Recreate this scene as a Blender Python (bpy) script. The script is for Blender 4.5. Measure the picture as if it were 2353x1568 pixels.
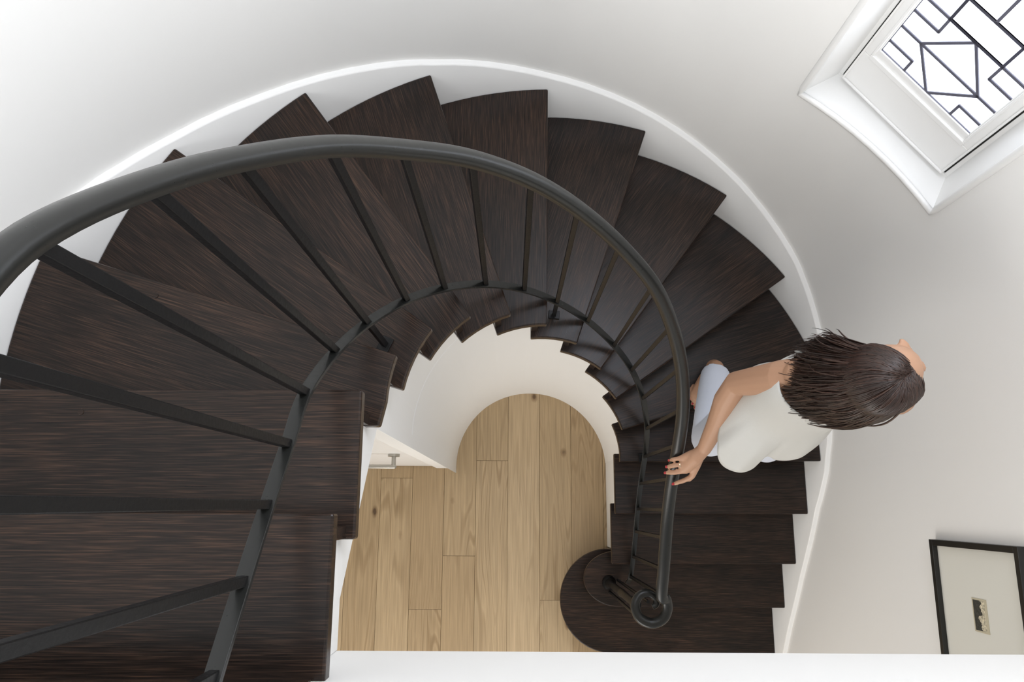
import bpy, bmesh, math, random
from mathutils import Vector, Matrix, Euler
random.seed(7)
for o in list(bpy.data.objects): bpy.data.objects.remove(o)
scene = bpy.context.scene
C = scene.collection
PI = math.pi

# ------------------------------------------------------------------ camera
F_PX, TILT, ROLL, CAM_H = 1719.59, .2143, .006, 4.4323
_ct, _st, _cr, _sr = math.cos(TILT), math.sin(TILT), math.cos(ROLL), math.sin(ROLL)
FWD = Vector((0, _st, -_ct)); _u = Vector((0, _ct, _st)); _r = Vector((1, 0, 0))
RIGHT = _cr*_r + _sr*_u; UP = -_sr*_r + _cr*_u
cam_d = bpy.data.cameras.new('camera'); cam = bpy.data.objects.new('camera', cam_d); C.objects.link(cam)
cam_d.sensor_width = 36; cam_d.lens = 36*F_PX/2353; cam_d.clip_start = .02
cam.matrix_world = Matrix(((RIGHT.x, UP.x, -FWD.x, 0), (RIGHT.y, UP.y, -FWD.y, 0), (RIGHT.z, UP.z, -FWD.z, CAM_H), (0, 0, 0, 1)))
scene.camera = cam

def at(px, py, z):
    """a pixel's direction met with the horizontal plane at height z"""
    d = FWD + RIGHT*((px-1176.5)/F_PX) - UP*((py-784)/F_PX)
    return Vector((0, 0, CAM_H)) + d*((z-CAM_H)/d.z)

# ------------------------------------------------------------------ light
world = bpy.data.worlds.new('world'); scene.world = world; world.use_nodes = True
bg = world.node_tree.nodes['Background']; bg.inputs[0].default_value = (.93, .96, 1, 1); bg.inputs[1].default_value = .42
def area(name, loc, target, sx, sy, power, col):
    l = bpy.data.lights.new(name, 'AREA'); l.shape = 'RECTANGLE'; l.size = sx; l.size_y = sy; l.energy = power; l.color = col
    o = bpy.data.objects.new(name, l); C.objects.link(o); o.location = loc
    o.rotation_euler = (Vector(target)-Vector(loc)).to_track_quat('-Z', 'Y').to_euler()
    return o
area('overhead_fill', (-.15, -.1, 6.0), (-.25, .25, 2.0), 1.5, 1.5, 15, (1, .99, .975))  # soft unseen lamp added overhead to lift the walls, no roof window there
area('landing_fill', (-.75, -2.2, 4.35), (1.2, .9, 2.6), 1.7, 1.5, 80, (.97, .985, 1))  # unseen fill added behind the camera to brighten the back and right walls
area('upper_stair_daylight', (.70, 1.28, 4.55), (-.05, -.1, 3.2), .55, .9, 19, (.82, .87, 1))
area('hall_daylight', (-.35, -2.3, 1.35), (-.1, .1, .5), 1.4, 1.3, 21, (1, .95, .88))
scene.view_settings.view_transform = 'Standard'; scene.view_settings.look = 'None'
scene.view_settings.exposure = 0.54; scene.view_settings.gamma = 1.0; scene.view_settings.use_curve_mapping = False

# ------------------------------------------------------------------ materials
def new_mat(name):
    m = bpy.data.materials.new(name); m.use_nodes = True
    nt = m.node_tree; return m, nt, nt.nodes['Principled BSDF']
def nd(nt, t, **kw):
    n = nt.nodes.new(t)
    for k, v in kw.items(): setattr(n, k, v)
    return n
def plain(name, col, rough=.5, metal=0, spec=.5, bump=0, bscale=60, var=0):
    m, nt, b = new_mat(name)
    b.inputs['Base Color'].default_value = (*col, 1); b.inputs['Roughness'].default_value = rough
    b.inputs['Metallic'].default_value = metal; b.inputs['Specular IOR Level'].default_value = spec
    tc = nd(nt, 'ShaderNodeTexCoord'); no = nd(nt, 'ShaderNodeTexNoise'); no.inputs['Scale'].default_value = bscale; no.inputs['Detail'].default_value = 4
    nt.links.new(tc.outputs['Object'], no.inputs['Vector'])
    if bump:
        bp = nd(nt, 'ShaderNodeBump'); bp.inputs['Strength'].default_value = bump; bp.inputs['Distance'].default_value = .002
        nt.links.new(no.outputs[0], bp.inputs['Height']); nt.links.new(bp.outputs[0], b.inputs['Normal'])
    if var:
        mr = nd(nt, 'ShaderNodeMapRange'); mr.inputs[3].default_value = max(0, rough-var); mr.inputs[4].default_value = min(1, rough+var)
        nt.links.new(no.outputs[0], mr.inputs[0]); nt.links.new(mr.outputs[0], b.inputs['Roughness'])
    return m
def ramp(nt, stops):
    r = nd(nt, 'ShaderNodeValToRGB'); e = r.color_ramp.elements
    e[0].position, e[0].color = stops[0][0], (*stops[0][1], 1)
    e[1].position, e[1].color = stops[-1][0], (*stops[-1][1], 1)
    for p, c in stops[1:-1]:
        n = e.new(p); n.color = (*c, 1)
    return r
def mix(nt, mode, fac, a, b):
    m = nd(nt, 'ShaderNodeMix', data_type='RGBA', blend_type=mode)
    for sock, v in ((m.inputs[0], fac), (m.inputs[6], a), (m.inputs[7], b)):
        if hasattr(v, 'links'): nt.links.new(v, sock)
        elif isinstance(v, (int, float)): sock.default_value = v
        else: sock.default_value = (*v, 1)
    return m.outputs[2]
def dark_wood():
    m, nt, b = new_mat('dark_stained_wood')
    tc = nd(nt, 'ShaderNodeTexCoord'); oi = nd(nt, 'ShaderNodeObjectInfo')
    off = nd(nt, 'ShaderNodeVectorMath', operation='MULTIPLY_ADD')
    cmb = nd(nt, 'ShaderNodeCombineXYZ')
    for i in range(3): nt.links.new(oi.outputs['Random'], cmb.inputs[i])
    nt.links.new(cmb.outputs[0], off.inputs[0]); off.inputs[1].default_value = (13, 29, 7); nt.links.new(tc.outputs['Object'], off.inputs[2])
    def noise(scl, detail, sc=1, dist=0):
        mp = nd(nt, 'ShaderNodeMapping'); mp.inputs['Scale'].default_value = scl; nt.links.new(off.outputs[0], mp.inputs[0])
        n = nd(nt, 'ShaderNodeTexNoise'); n.inputs['Scale'].default_value = sc; n.inputs['Detail'].default_value = detail; n.inputs['Distortion'].default_value = dist
        nt.links.new(mp.outputs[0], n.inputs['Vector']); return n.outputs[0]
    grain = noise((10, 400, 60), 6, 1, .3); fine = noise((20, 700, 90), 3); blot = noise((1.5, 5, 5), 4, 1.8)
    r1 = ramp(nt, [(.28, (.0072, .0053, .0045)), (.5, (.0160, .0105, .0080)), (.78, (.062, .037, .024))]); nt.links.new(grain, r1.inputs[0])
    r2 = ramp(nt, [(.32, (.7, .7, .72)), (.68, (1.4, 1.25, 1.15))]); nt.links.new(blot, r2.inputs[0])
    r3 = ramp(nt, [(.35, (.7, .7, .7)), (.65, (1.35, 1.35, 1.35))]); nt.links.new(fine, r3.inputs[0])
    c = mix(nt, 'MULTIPLY', 1.0, r1.outputs[0], r2.outputs[0]); c = mix(nt, 'MULTIPLY', 1.0, c, r3.outputs[0])
    nt.links.new(c, b.inputs['Base Color']); b.inputs['Specular IOR Level'].default_value = .25
    mr = nd(nt, 'ShaderNodeMapRange'); mr.inputs[3].default_value = .24; mr.inputs[4].default_value = .36; nt.links.new(grain, mr.inputs[0]); nt.links.new(mr.outputs[0], b.inputs['Roughness'])
    bp = nd(nt, 'ShaderNodeBump'); bp.inputs['Strength'].default_value = .15; bp.inputs['Distance'].default_value = .001
    nt.links.new(grain, bp.inputs['Height']); nt.links.new(bp.outputs[0], b.inputs['Normal'])
    return m
def oak():
    m, nt, b = new_mat('pale_oak')
    tc = nd(nt, 'ShaderNodeTexCoord'); oi = nd(nt, 'ShaderNodeObjectInfo')
    cmb = nd(nt, 'ShaderNodeCombineXYZ')
    for i in range(3): nt.links.new(oi.outputs['Random'], cmb.inputs[i])
    off = nd(nt, 'ShaderNodeVectorMath', operation='MULTIPLY_ADD'); off.inputs[1].default_value = (17, 41, 5)
    nt.links.new(cmb.outputs[0], off.inputs[0]); nt.links.new(tc.outputs['Object'], off.inputs[2])
    def mapped(scl):
        mp = nd(nt, 'ShaderNodeMapping'); mp.inputs['Scale'].default_value = scl; nt.links.new(off.outputs[0], mp.inputs[0]); return mp.outputs[0]
    def noise(scl, detail, dist=0):
        n = nd(nt, 'ShaderNodeTexNoise'); n.inputs['Scale'].default_value = 1; n.inputs['Detail'].default_value = detail; n.inputs['Distortion'].default_value = dist
        nt.links.new(mapped(scl), n.inputs['Vector']); return n.outputs[0]
    # cathedral figure: contour lines of a stretched noise field
    field = noise((6.5, .62, 3), 1.5, .15)
    mul = nd(nt, 'ShaderNodeMath', operation='MULTIPLY'); mul.inputs[1].default_value = 95; nt.links.new(field, mul.inputs[0])
    sn = nd(nt, 'ShaderNodeMath', operation='SINE'); nt.links.new(mul.outputs[0], sn.inputs[0])
    r1 = ramp(nt, [(.0, (.9, .89, .87)), (.72, (1, 1, 1)), (1, (.72, .68, .62))])
    mr = nd(nt, 'ShaderNodeMapRange'); mr.inputs[1].default_value = -1; nt.links.new(sn.outputs[0], mr.inputs[0]); nt.links.new(mr.outputs[0], r1.inputs[0])
    fine = noise((150, 3.5, 20), 4); r2 = ramp(nt, [(.3, (.80, .79, .77)), (.7, (1.1, 1.1, 1.1))]); nt.links.new(fine, r2.inputs[0])
    base = ramp(nt, [(0, (.40, .285, .160)), (.5, (.45, .330, .192)), (1, (.52, .390, .24))]); nt.links.new(oi.outputs['Random'], base.inputs[0])
    c = mix(nt, 'MULTIPLY', 1, base.outputs[0], r2.outputs[0])
    amount = noise((2, .5, 1), 1); ra = ramp(nt, [(.36, (0, 0, 0)), (.56, (1, 1, 1))]); nt.links.new(amount, ra.inputs[0])
    c = mix(nt, 'MULTIPLY', ra.outputs[0], c, r1.outputs[0])
    vo = nd(nt, 'ShaderNodeTexVoronoi'); vo.inputs['Scale'].default_value = 1; nt.links.new(mapped((6.5, 3.6, 0.01)), vo.inputs['Vector'])
    wob = noise((40, 22, 1), 3)
    add = nd(nt, 'ShaderNodeMath', operation='MULTIPLY_ADD'); add.inputs[1].default_value = .09; nt.links.new(wob, add.inputs[0]); nt.links.new(vo.outputs['Distance'], add.inputs[2])
    rk = ramp(nt, [(.095, (.26, .21, .17)), (.125, (.60, .54, .48)), (.19, (1, 1, 1))]); nt.links.new(add.outputs[0], rk.inputs[0])
    c = mix(nt, 'MULTIPLY', 1, c, rk.outputs[0])
    nt.links.new(c, b.inputs['Base Color']); b.inputs['Roughness'].default_value = .5
    bp = nd(nt, 'ShaderNodeBump'); bp.inputs['Strength'].default_value = .12; bp.inputs['Distance'].default_value = .001
    nt.links.new(fine, bp.inputs['Height']); nt.links.new(bp.outputs[0], b.inputs['Normal'])
    return m
def lit_glass():
    m, nt, b = new_mat('textured_daylit_glass')
    tc = nd(nt, 'ShaderNodeTexCoord'); no = nd(nt, 'ShaderNodeTexNoise'); no.inputs['Scale'].default_value = 55; no.inputs['Detail'].default_value = 3
    nt.links.new(tc.outputs['Object'], no.inputs['Vector'])
    r = ramp(nt, [(.35, (.76, .83, .95)), (.65, (.88, .93, 1.0))]); nt.links.new(no.outputs[0], r.inputs[0])
    b.inputs['Base Color'].default_value = (.8, .82, .85, 1); b.inputs['Roughness'].default_value = .15
    nt.links.new(r.outputs[0], b.inputs['Emission Color']); b.inputs['Emission Strength'].default_value = WINDOW_GLOW
    bp = nd(nt, 'ShaderNodeBump'); bp.inputs['Strength'].default_value = .3; bp.inputs['Distance'].default_value = .002
    nt.links.new(no.outputs[0], bp.inputs['Height']); nt.links.new(bp.outputs[0], b.inputs['Normal'])
    return m
def print_mat():
    m, nt, b = new_mat('small_landscape_print')
    tc = nd(nt, 'ShaderNodeTexCoord'); sp = nd(nt, 'ShaderNodeSeparateXYZ'); nt.links.new(tc.outputs['Object'], sp.inputs[0])
    no = nd(nt, 'ShaderNodeTexNoise', noise_dimensions='1D'); no.inputs['Scale'].default_value = 42; no.inputs['Detail'].default_value = 5
    nt.links.new(sp.outputs['Y'], no.inputs['W'])
    ma = nd(nt, 'ShaderNodeMath', operation='MULTIPLY_ADD'); ma.inputs[1].default_value = -.075; ma.inputs[2].default_value = .033; nt.links.new(no.outputs[0], ma.inputs[0])
    ad = nd(nt, 'ShaderNodeMath', operation='ADD'); nt.links.new(ma.outputs[0], ad.inputs[0]); nt.links.new(sp.outputs['Z'], ad.inputs[1])
    r = ramp(nt, [(.47, (.035, .035, .03)), (.52, (.52, .47, .36))])
    mr = nd(nt, 'ShaderNodeMapRange'); mr.inputs[1].default_value = -.02; mr.inputs[2].default_value = .02; nt.links.new(ad.outputs[0], mr.inputs[0]); nt.links.new(mr.outputs[0], r.inputs[0])
    n2 = nd(nt, 'ShaderNodeTexNoise'); n2.inputs['Scale'].default_value = 120; nt.links.new(tc.outputs['Object'], n2.inputs['Vector'])
    r2 = ramp(nt, [(.35, (.6, .6, .58)), (.65, (1.5, 1.5, 1.45))]); nt.links.new(n2.outputs[0], r2.inputs[0])
    nt.links.new(mix(nt, 'MULTIPLY', 1, r.outputs[0], r2.outputs[0]), b.inputs['Base Color']); b.inputs['Roughness'].default_value = .6
    return m
def hair_mat():
    m, nt, b = new_mat('brown_hair')
    ge = nd(nt, 'ShaderNodeNewGeometry')
    r = ramp(nt, [(.0, (.020, .010, .0075)), (.6, (.036, .018, .013)), (1, (.070, .035, .025))]); nt.links.new(ge.outputs['Random Per Island'], r.inputs[0])
    nt.links.new(r.outputs[0], b.inputs['Base Color']); b.inputs['Roughness'].default_value = .36; b.inputs['Specular IOR Level'].default_value = .6
    return m
WINDOW_GLOW = 1.9
M = dict(
    plaster=plain('white_plaster', (.85, .843, .825), .65, bump=.05, bscale=90),
    trim=plain('white_gloss_paint', (.87, .867, .855), .4, bump=.03, bscale=30),
    wood=dark_wood(), oak=oak(),
    iron=plain('black_iron', (.006, .006, .0063), .38, 0, .22, bump=.12, bscale=160, var=.1),
    rail=plain('dark_grey_steel', (.014, .0145, .0135), .3, 0, .34, bump=.03, bscale=90, var=.06),
    glass=lit_glass(), lead=plain('lead_came', (.13, .13, .17), .5, .3),
    gap=plain('dark_gap', (.02, .02, .018), .9),
    joint=plain('plank_joint', (.25, .18, .11), .8),
    frame=plain('black_frame', (.012, .012, .011), .35), mat=plain('cream_mount_board', (.70, .69, .63), .8), prt=print_mat(),
    paper=plain('aged_paper', (.52, .47, .34), .8),
    steel=plain('brushed_nickel', (.42, .40, .36), .32, .9, bump=.1, bscale=200),
    skin=plain('skin', (.50, .285, .18), .5, bump=.05, bscale=120), hair=hair_mat(),
    shirt=plain('ivory_cotton', (.66, .655, .625), .85, bump=.15, bscale=250), trous=plain('pale_blue_white_linen', (.72, .76, .86), .85, bump=.15, bscale=250),
    nail=plain('red_nail_polish', (.42, .03, .035), .2), gold=plain('pale_gold', (.75, .58, .40), .2, 1), eye=plain('eye_white', (.75, .72, .7), .2), iris=plain('dark_iris', (.03, .015, .01), .2),
)
mg, ntg, bgl = new_mat('picture_glass'); bgl.inputs['Transmission Weight'].default_value = 1; bgl.inputs['Roughness'].default_value = .02; bgl.inputs['IOR'].default_value = 1.1; M['pglass'] = mg

# ------------------------------------------------------------------ helpers
def link(name, bm, mat, parent=None, smooth=False, loc=None, rotz=0, bevel=0, auto=None):
    me = bpy.data.meshes.new(name)
    bmesh.ops.recalc_face_normals(bm, faces=bm.faces)
    bm.to_mesh(me); bm.free()
    me.materials.append(M[mat])
    if smooth:
        for p in me.polygons: p.use_smooth = True
    o = bpy.data.objects.new(name, me); C.objects.link(o)
    if loc is not None: o.location = loc
    o.rotation_euler = (0, 0, rotz)
    if auto is not None: me.set_sharp_from_angle(angle=math.radians(auto))
    if bevel:
        md = o.modifiers.new('bevel', 'BEVEL'); md.width = bevel; md.segments = 2; md.limit_method = 'ANGLE'; md.angle_limit = math.radians(50)
    if parent: 
        o.parent = parent
        o.matrix_parent_inverse = parent.matrix_basis.inverted()
    return o
def empty(name, loc=(0, 0, 0)):
    o = bpy.data.objects.new(name, None); C.objects.link(o); o.location = loc; o.empty_display_size = .1; return o
def tag(o, label=None, cat=None, group=None, kind=None):
    if label: o['label'] = label
    if cat: o['category'] = cat
    if group: o['group'] = group
    if kind: o['kind'] = kind
    return o
def box(bm, x0, x1, y0, y1, z0, z1, mtx=None):
    vs = [bm.verts.new((x, y, z)) for z in (z0, z1) for y in (y0, y1) for x in (x0, x1)]
    for f in ((0, 2, 3, 1), (4, 5, 7, 6), (0, 1, 5, 4), (2, 6, 7, 3), (0, 4, 6, 2), (1, 3, 7, 5)): bm.faces.new([vs[i] for i in f])
    if mtx:
        for v in vs: v.co = mtx @ v.co
    return vs
def prism(bm, pts, z0, z1):
    """extrude a plan polygon"""
    lo = [bm.verts.new((p[0], p[1], z0)) for p in pts]; hi = [bm.verts.new((p[0], p[1], z1)) for p in pts]
    n = len(pts)
    bm.faces.new(lo[::-1]); bm.faces.new(hi)
    for i in range(n): bm.faces.new((lo[i], lo[(i+1) % n], hi[(i+1) % n], hi[i]))
def strip(bm, a, b, closed=False):
    """quad strip between two point rows; returns the vert rows"""
    va = [bm.verts.new(p) for p in a]; vb = [bm.verts.new(p) for p in b]
    n = len(a)
    for i in range(n if closed else n-1):
        j = (i+1) % n; bm.faces.new((va[i], va[j], vb[j], vb[i]))
    return va, vb
def rows(bm, rws, closed_u=False, closed_v=False, cap=False):
    V = [[bm.verts.new(p) for p in r] for r in rws]
    nr, n = len(V), len(V[0])
    for i in range(nr if closed_v else nr-1):
        for j in range(n if closed_u else n-1):
            bm.faces.new((V[i][j], V[i][(j+1) % n], V[(i+1) % nr][(j+1) % n], V[(i+1) % nr][j]))
    if cap:
        bm.faces.new(V[0][::-1]); bm.faces.new(V[-1])
    return V
def catmull(P, n=8, closed=False):
    P = [Vector(p) for p in P]; out = []; m = len(P)
    for i in range(m if closed else m-1):
        g = lambda k: P[k % m] if closed else P[max(0, min(m-1, k))]
        p0, p1, p2, p3 = g(i-1), g(i), g(i+1), g(i+2)
        for s in range(n):
            t = s/n
            out.append(.5*((2*p1)+(p2-p0)*t+(2*p0-5*p1+4*p2-p3)*t*t+(3*p1-p0-3*p2+p3)*t**3))
    if not closed: out.append(P[-1])
    return out
def sweep(bm, path, prof, scale=None, cap=True):
    """sweep a (side, up) profile along a path, kept upright"""
    rws = []; n = len(path)
    for i, p in enumerate(path):
        t = (path[min(i+1, n-1)]-path[max(i-1, 0)]).normalized()
        s = t.cross(Vector((0, 0, 1))).normalized(); u = s.cross(t)
        k = scale[i] if scale else 1
        rws.append([p+s*(a*k)+u*(b*k) for a, b in prof])
    rows(bm, rws, closed_u=True, cap=cap)
def lathe(bm, prof, n=20, origin=(0, 0, 0)):
    o = Vector(origin)
    rows(bm, [[o+Vector((r*math.cos(2*PI*i/n), r*math.sin(2*PI*i/n), z)) for i in range(n)] for r, z in prof], closed_u=True, cap=True)
def tube(bm, path, rad, n=10, flat=None, ends=True):
    """round limb with radii along a path; flat=(axis vector, factor) squashes it"""
    path = [Vector(p) for p in path]; m = len(path)
    if not hasattr(rad, '__len__'): rad = [rad]*m
    if ends:                                   # rounded caps
        t0 = (path[0]-path[1]).normalized(); t1 = (path[-1]-path[-2]).normalized()
        pre = [(path[0]+t0*rad[0]*math.sin(a), rad[0]*math.cos(a)) for a in (1.45, 1.0, .5)]
        post = [(path[-1]+t1*rad[-1]*math.sin(a), rad[-1]*math.cos(a)) for a in (.5, 1.0, 1.45)]
        path = [p for p, _ in pre]+path+[p for p, _ in post]; rad = [r for _, r in pre]+list(rad)+[r for _, r in post]; m = len(path)
    rws = []; ref = None
    for i in range(m):
        t = (path[min(i+1, m-1)]-path[max(i-1, 0)]).normalized()
        if ref is None:
            ref = Vector((0, 0, 1)) if abs(t.z) < .9 else Vector((1, 0, 0))
        a = (ref-t*ref.dot(t)).normalized(); ref = a; b = t.cross(a)
        ring = []
        for j in range(n):
            d = a*math.cos(2*PI*j/n)+b*math.sin(2*PI*j/n)
            if flat: ax = flat[0]; d = d-ax*(d.dot(ax)*(1-flat[1]))
            ring.append(path[i]+d*rad[i])
        rws.append(ring)
    rows(bm, rws, closed_u=True, cap=True)
def ellipsoid(bm, c, rx, ry, rz, mtx=None, n=16):
    m = Matrix.Translation(Vector(c)) @ (mtx.to_4x4() if mtx else Matrix()) @ Matrix.Diagonal((rx, ry, rz, 1))
    bmesh.ops.create_uvsphere(bm, u_segments=n, v_segments=max(8, n//2+2), radius=1, matrix=m)
def remeshed(name, bm, mat, voxel, parent, smooth_iter=6, fac=.5):
    o = link(name+'_tmp', bm, mat)
    md = o.modifiers.new('r', 'REMESH'); md.mode = 'VOXEL'; md.voxel_size = voxel; md.use_smooth_shade = True
    if smooth_iter:
        s = o.modifiers.new('s', 'SMOOTH'); s.factor = fac; s.iterations = smooth_iter
    dg = bpy.context.evaluated_depsgraph_get(); dg.update()
    me = bpy.data.meshes.new_from_object(o.evaluated_get(dg)); me.name = name
    bpy.data.objects.remove(o)
    if not me.materials: me.materials.append(M[mat])
    for p in me.polygons: p.use_smooth = True
    r = bpy.data.objects.new(name, me); C.objects.link(r)
    if parent: r.parent = parent; r.matrix_parent_inverse = parent.matrix_basis.inverted()
    return r

# ------------------------------------------------------------------ plan of the stair
RISE = .2
CO = Vector((.1375, .1884)); CI = Vector((.109, .201))
R_TREAD, R_SKIRT, R_WALL = 1.268, 1.2695, 1.290
R_NOSE, R_STRING = .386, .443
XL, XR = -.3215, CI.x+R_STRING            # inner faces of the two straight flights
LAND_Z = 17*RISE
def ang(p, c): return math.atan2(p.y-c.y, p.x-c.x)
def pol(c, r, a): return Vector((c.x+r*math.cos(a), c.y+r*math.sin(a)))
OUT_PX = {2: (1808, 1398), 3: (1831, 1297), 4: (1857, 1182), 5: (1886, 1060), 7: (1811, 632), 8: (1676, 442), 9: (1486, 295), 10: (1259, 200), 11: (990, 173), 12: (703, 213), 13: (405, 343), 14: (115, 570)}
IN_PX = {3: (1406, 1297), 4: (1414, 1182), 5: (1424, 1062), 6: (1431, 988), 7: (1413, 919), 8: (1380, 850), 9: (1325, 793), 10: (1257, 747), 11: (1174, 722), 12: (1082, 726), 13: (995, 756), 14: (904, 813), 15: (832, 896), 16: (767, 1180)}
nose = {}
for k in range(1, 18):
    i = at(*IN_PX[k], k*RISE).to_2d() if k in IN_PX else None
    o = at(*OUT_PX[k], k*RISE).to_2d() if k in OUT_PX else None
    nose[k] = [i, o]
nose[6][1] = pol(CO, R_TREAD, math.radians(18.3))
nose[15][1] = Vector((CO.x-R_TREAD, nose[15][0].y-.004)); nose[16][1] = Vector((CO.x-R_TREAD, nose[16][0].y-.004))
nose[17] = [Vector((-.283, nose[16][0].y-.222)), Vector((CO.x-R_TREAD, nose[16][0].y-.226))]
nose[2][0] = Vector((.56, nose[2][1].y)); nose[1] = [Vector((.55, -.772)), Vector((CO.x+R_TREAD, -.772))]
for k in range(7, 15):                            # snap the ends to the two cylinders
    nose[k][1] = pol(CO, R_TREAD, ang(nose[k][1], CO))
for k in range(6, 15):
    nose[k][0] = pol(CI, R_NOSE, ang(nose[k][0], CI))
for k in (2, 3, 4, 5): nose[k][1].x = CO.x+R_TREAD

def arc(c, r, a0, a1, n=10): return [pol(c, r, a0+(a1-a0)*i/n) for i in range(n+1)]

# ------------------------------------------------------------------ floor
floor = tag(link('floor', (lambda b: (box(b, -1.3, 1.55, -2.6, 1.0, -.06, -.012), b)[1])(bmesh.new()), 'joint'), kind='structure')
PW = .1845; X0 = -.0195
known = {-1: [.247], -2: [-.292], -4: [.143], -3: [-.583], 1: [-.53]}
plank_meshes = {}
for n in range(-7, 9):
    xa, xb = X0+n*PW, X0+(n+1)*PW
    if xb < -1.28 or xa > 1.5: continue
    js = sorted(known.get(n, [random.uniform(-1.25, -1.0)]))
    cuts = [-2.6]+([js[0]-1.5] if js[0]-1.5 > -2.5 else [])+js+([js[-1]+2.1] if js[-1]+2.1 < .9 else [])+[.98]
    for y0, y1 in zip(cuts, cuts[1:]):
        bm = bmesh.new(); w, l = (xb-xa)/2-.0007, (y1-y0)/2-.0007
        box(bm, -w, w, -l, l, -.012, 0)
        o = link('plank', bm, 'oak', floor, loc=((xa+xb)/2, (y0+y1)/2, random.uniform(-.0006, 0)), bevel=.0012)

# ------------------------------------------------------------------ outer wall with window opening
WA0, WA1, WZ0, WZ1 = math.radians(31.0), math.radians(54.75), 2.345, 3.75
ZT = 5.6
def wall_path():
    angs = sorted(set([math.radians(a) for a in range(0, 181, 4)]+[WA0, WA1]))
    angs = [a for a in angs if a in (WA0, WA1) or min(abs(a-WA0), abs(a-WA1)) > .01]
    return angs
bm = bmesh.new()
zs = [0, 1.2, WZ0, WZ1, ZT]
angs = wall_path()
V = [[bm.verts.new((*pol(CO, R_WALL, a), z)) for z in zs] for a in angs]
for i in range(len(angs)-1):
    for j in range(len(zs)-1):
        if j == 2 and angs[i] >= WA0-1e-6 and angs[i+1] <= WA1+1e-6: continue
        bm.faces.new((V[i][j], V[i+1][j], V[i+1][j+1], V[i][j+1]))
wall_back = tag(link('wall_back', bm, 'plaster', smooth=True), kind='structure')
def wall_slab(name, x0, x1, y0, y1, z0, z1, mat='plaster'):
    bm = bmesh.new(); box(bm, x0, x1, y0, y1, z0, z1); return tag(link(name, bm, mat), kind='structure')
wall_slab('wall_right', CO.x+R_WALL, CO.x+R_WALL+.12, -2.6, CO.y, 0, ZT)
wall_slab('wall_left', CO.x-R_WALL-.12, CO.x-R_WALL, -2.6, CO.y, 0, ZT)

# skirting string that climbs the outer wall
SK = [(0, .33), (12.8, .615), (26.6, .895), (37, 1.02)]
sk_pts = []                                     # (plan point fn, top z)
for y, z in ((-1.0, .13), (-.727, .332), (-.348, .625), (-.015, .885)): sk_pts.append(('r', y, z))
for a, z in ((1.3, 1.05), (12, 1.19), (25.6, 1.36), (37.6, 1.535), (54.3, 1.716), (72.8, 1.901), (90.7, 2.068), (107.9, 2.24), (120.2, 2.365), (132.3, 2.485), (143.9, 2.613), (153.2, 2.735), (165, 2.885), (179, 3.07)): sk_pts.append(('a', a, z))
for y, z in ((-.02, 3.27), (-.24, 3.47), (-.5, 3.52)): sk_pts.append(('l', y, z))
def sk_xy(kind, v, r):
    if kind == 'r': return Vector((CO.x+r, v))
    if kind == 'l': return Vector((CO.x-r, v))
    return pol(CO, r, math.radians(v))
# smooth the top line
dense = []
ctrl = [(i, z) for i, (_, _, z) in enumerate(sk_pts)]
zc = catmull([Vector((0, 0, z)) for _, _, z in sk_pts], 6)
for i in range(len(sk_pts)-1):
    (k0, v0, _), (k1, v1, _) = sk_pts[i], sk_pts[i+1]
    for s in range(6):
        t = s/6
        if k0 == k1: kk, vv = k0, v0+(v1-v0)*t
        elif k0 == 'r': yy = v0+(CO.y-v0)*t; kk, vv = 'r', yy
        else: kk, vv = 'a', v0+(180-v0)*t
        dense.append((kk, vv, zc[i*6+s].z))
bm = bmesh.new()
prof = [(R_SKIRT, -.42), (R_SKIRT, -.006), (R_SKIRT+.003, -.001), (R_SKIRT+.006, 0), (R_WALL+.004, .003), (R_WALL+.004, -.42)]
rows(bm, [[(*sk_xy(kk, vv, r), max(0.0, z+dz)) for r, dz in prof] for kk, vv, z in dense], closed_u=True, cap=True)
tag(link('baseboard_back', bm, 'trim', smooth=True, auto=40), kind='structure')

# ------------------------------------------------------------------ window
wa = Vector((1.0041, 1.3042, 0)); wb = Vector((1.2934, .9622, 0))
WU = (wb-wa).normalized(); WN = Vector((-WU.y, WU.x, 0)); WLEN = (wb-wa).length   # WN points outdoors
WD = wa-WN*.028
WM = Matrix(((WU.x, WN.x, 0, WD.x), (WU.y, WN.y, 0, WD.y), (0, 0, 1, 0), (0, 0, 0, 1)))  # (u, depth, z)
win = tag(empty('window_1', WM @ Vector((WLEN/2, 0, WZ0))), kind='structure')
bm = bmesh.new()                                # splayed reveal from wall edge to frame
na = 8
wall_edge = [pol(CO, R_WALL-.001, WA1+(WA0-WA1)*i/na) for i in range(na+1)]
frm_edge = [(wa+(wb-wa)*(i/na)) for i in range(na+1)]
zf0, zf1 = 2.352, WZ1-.01
strip(bm, [(*p, WZ0) for p in wall_edge], [(p.x, p.y, zf0) for p in frm_edge])
strip(bm, [(*p, WZ1) for p in wall_edge], [(p.x, p.y, zf1) for p in frm_edge])
for e in (0, na):
    strip(bm, [(*wall_edge[e], WZ0), (*wall_edge[e], WZ1)], [(frm_edge[e].x, frm_edge[e].y, zf0), (frm_edge[e].x, frm_edge[e].y, zf1)])
link('reveal', bm, 'trim', win)
bm = bmesh.new()                                # rounded bead round the opening
loop = [Vector((*p, WZ0)) for p in wall_edge]+[Vector((*wall_edge[-1], WZ0+(WZ1-WZ0)*t)) for t in (.02, .5, .98)]+[Vector((*p, WZ1)) for p in wall_edge[::-1]]+[Vector((*wall_edge[0], WZ0+(WZ1-WZ0)*t)) for t in (.98, .5, .02)]
rws = []
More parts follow.
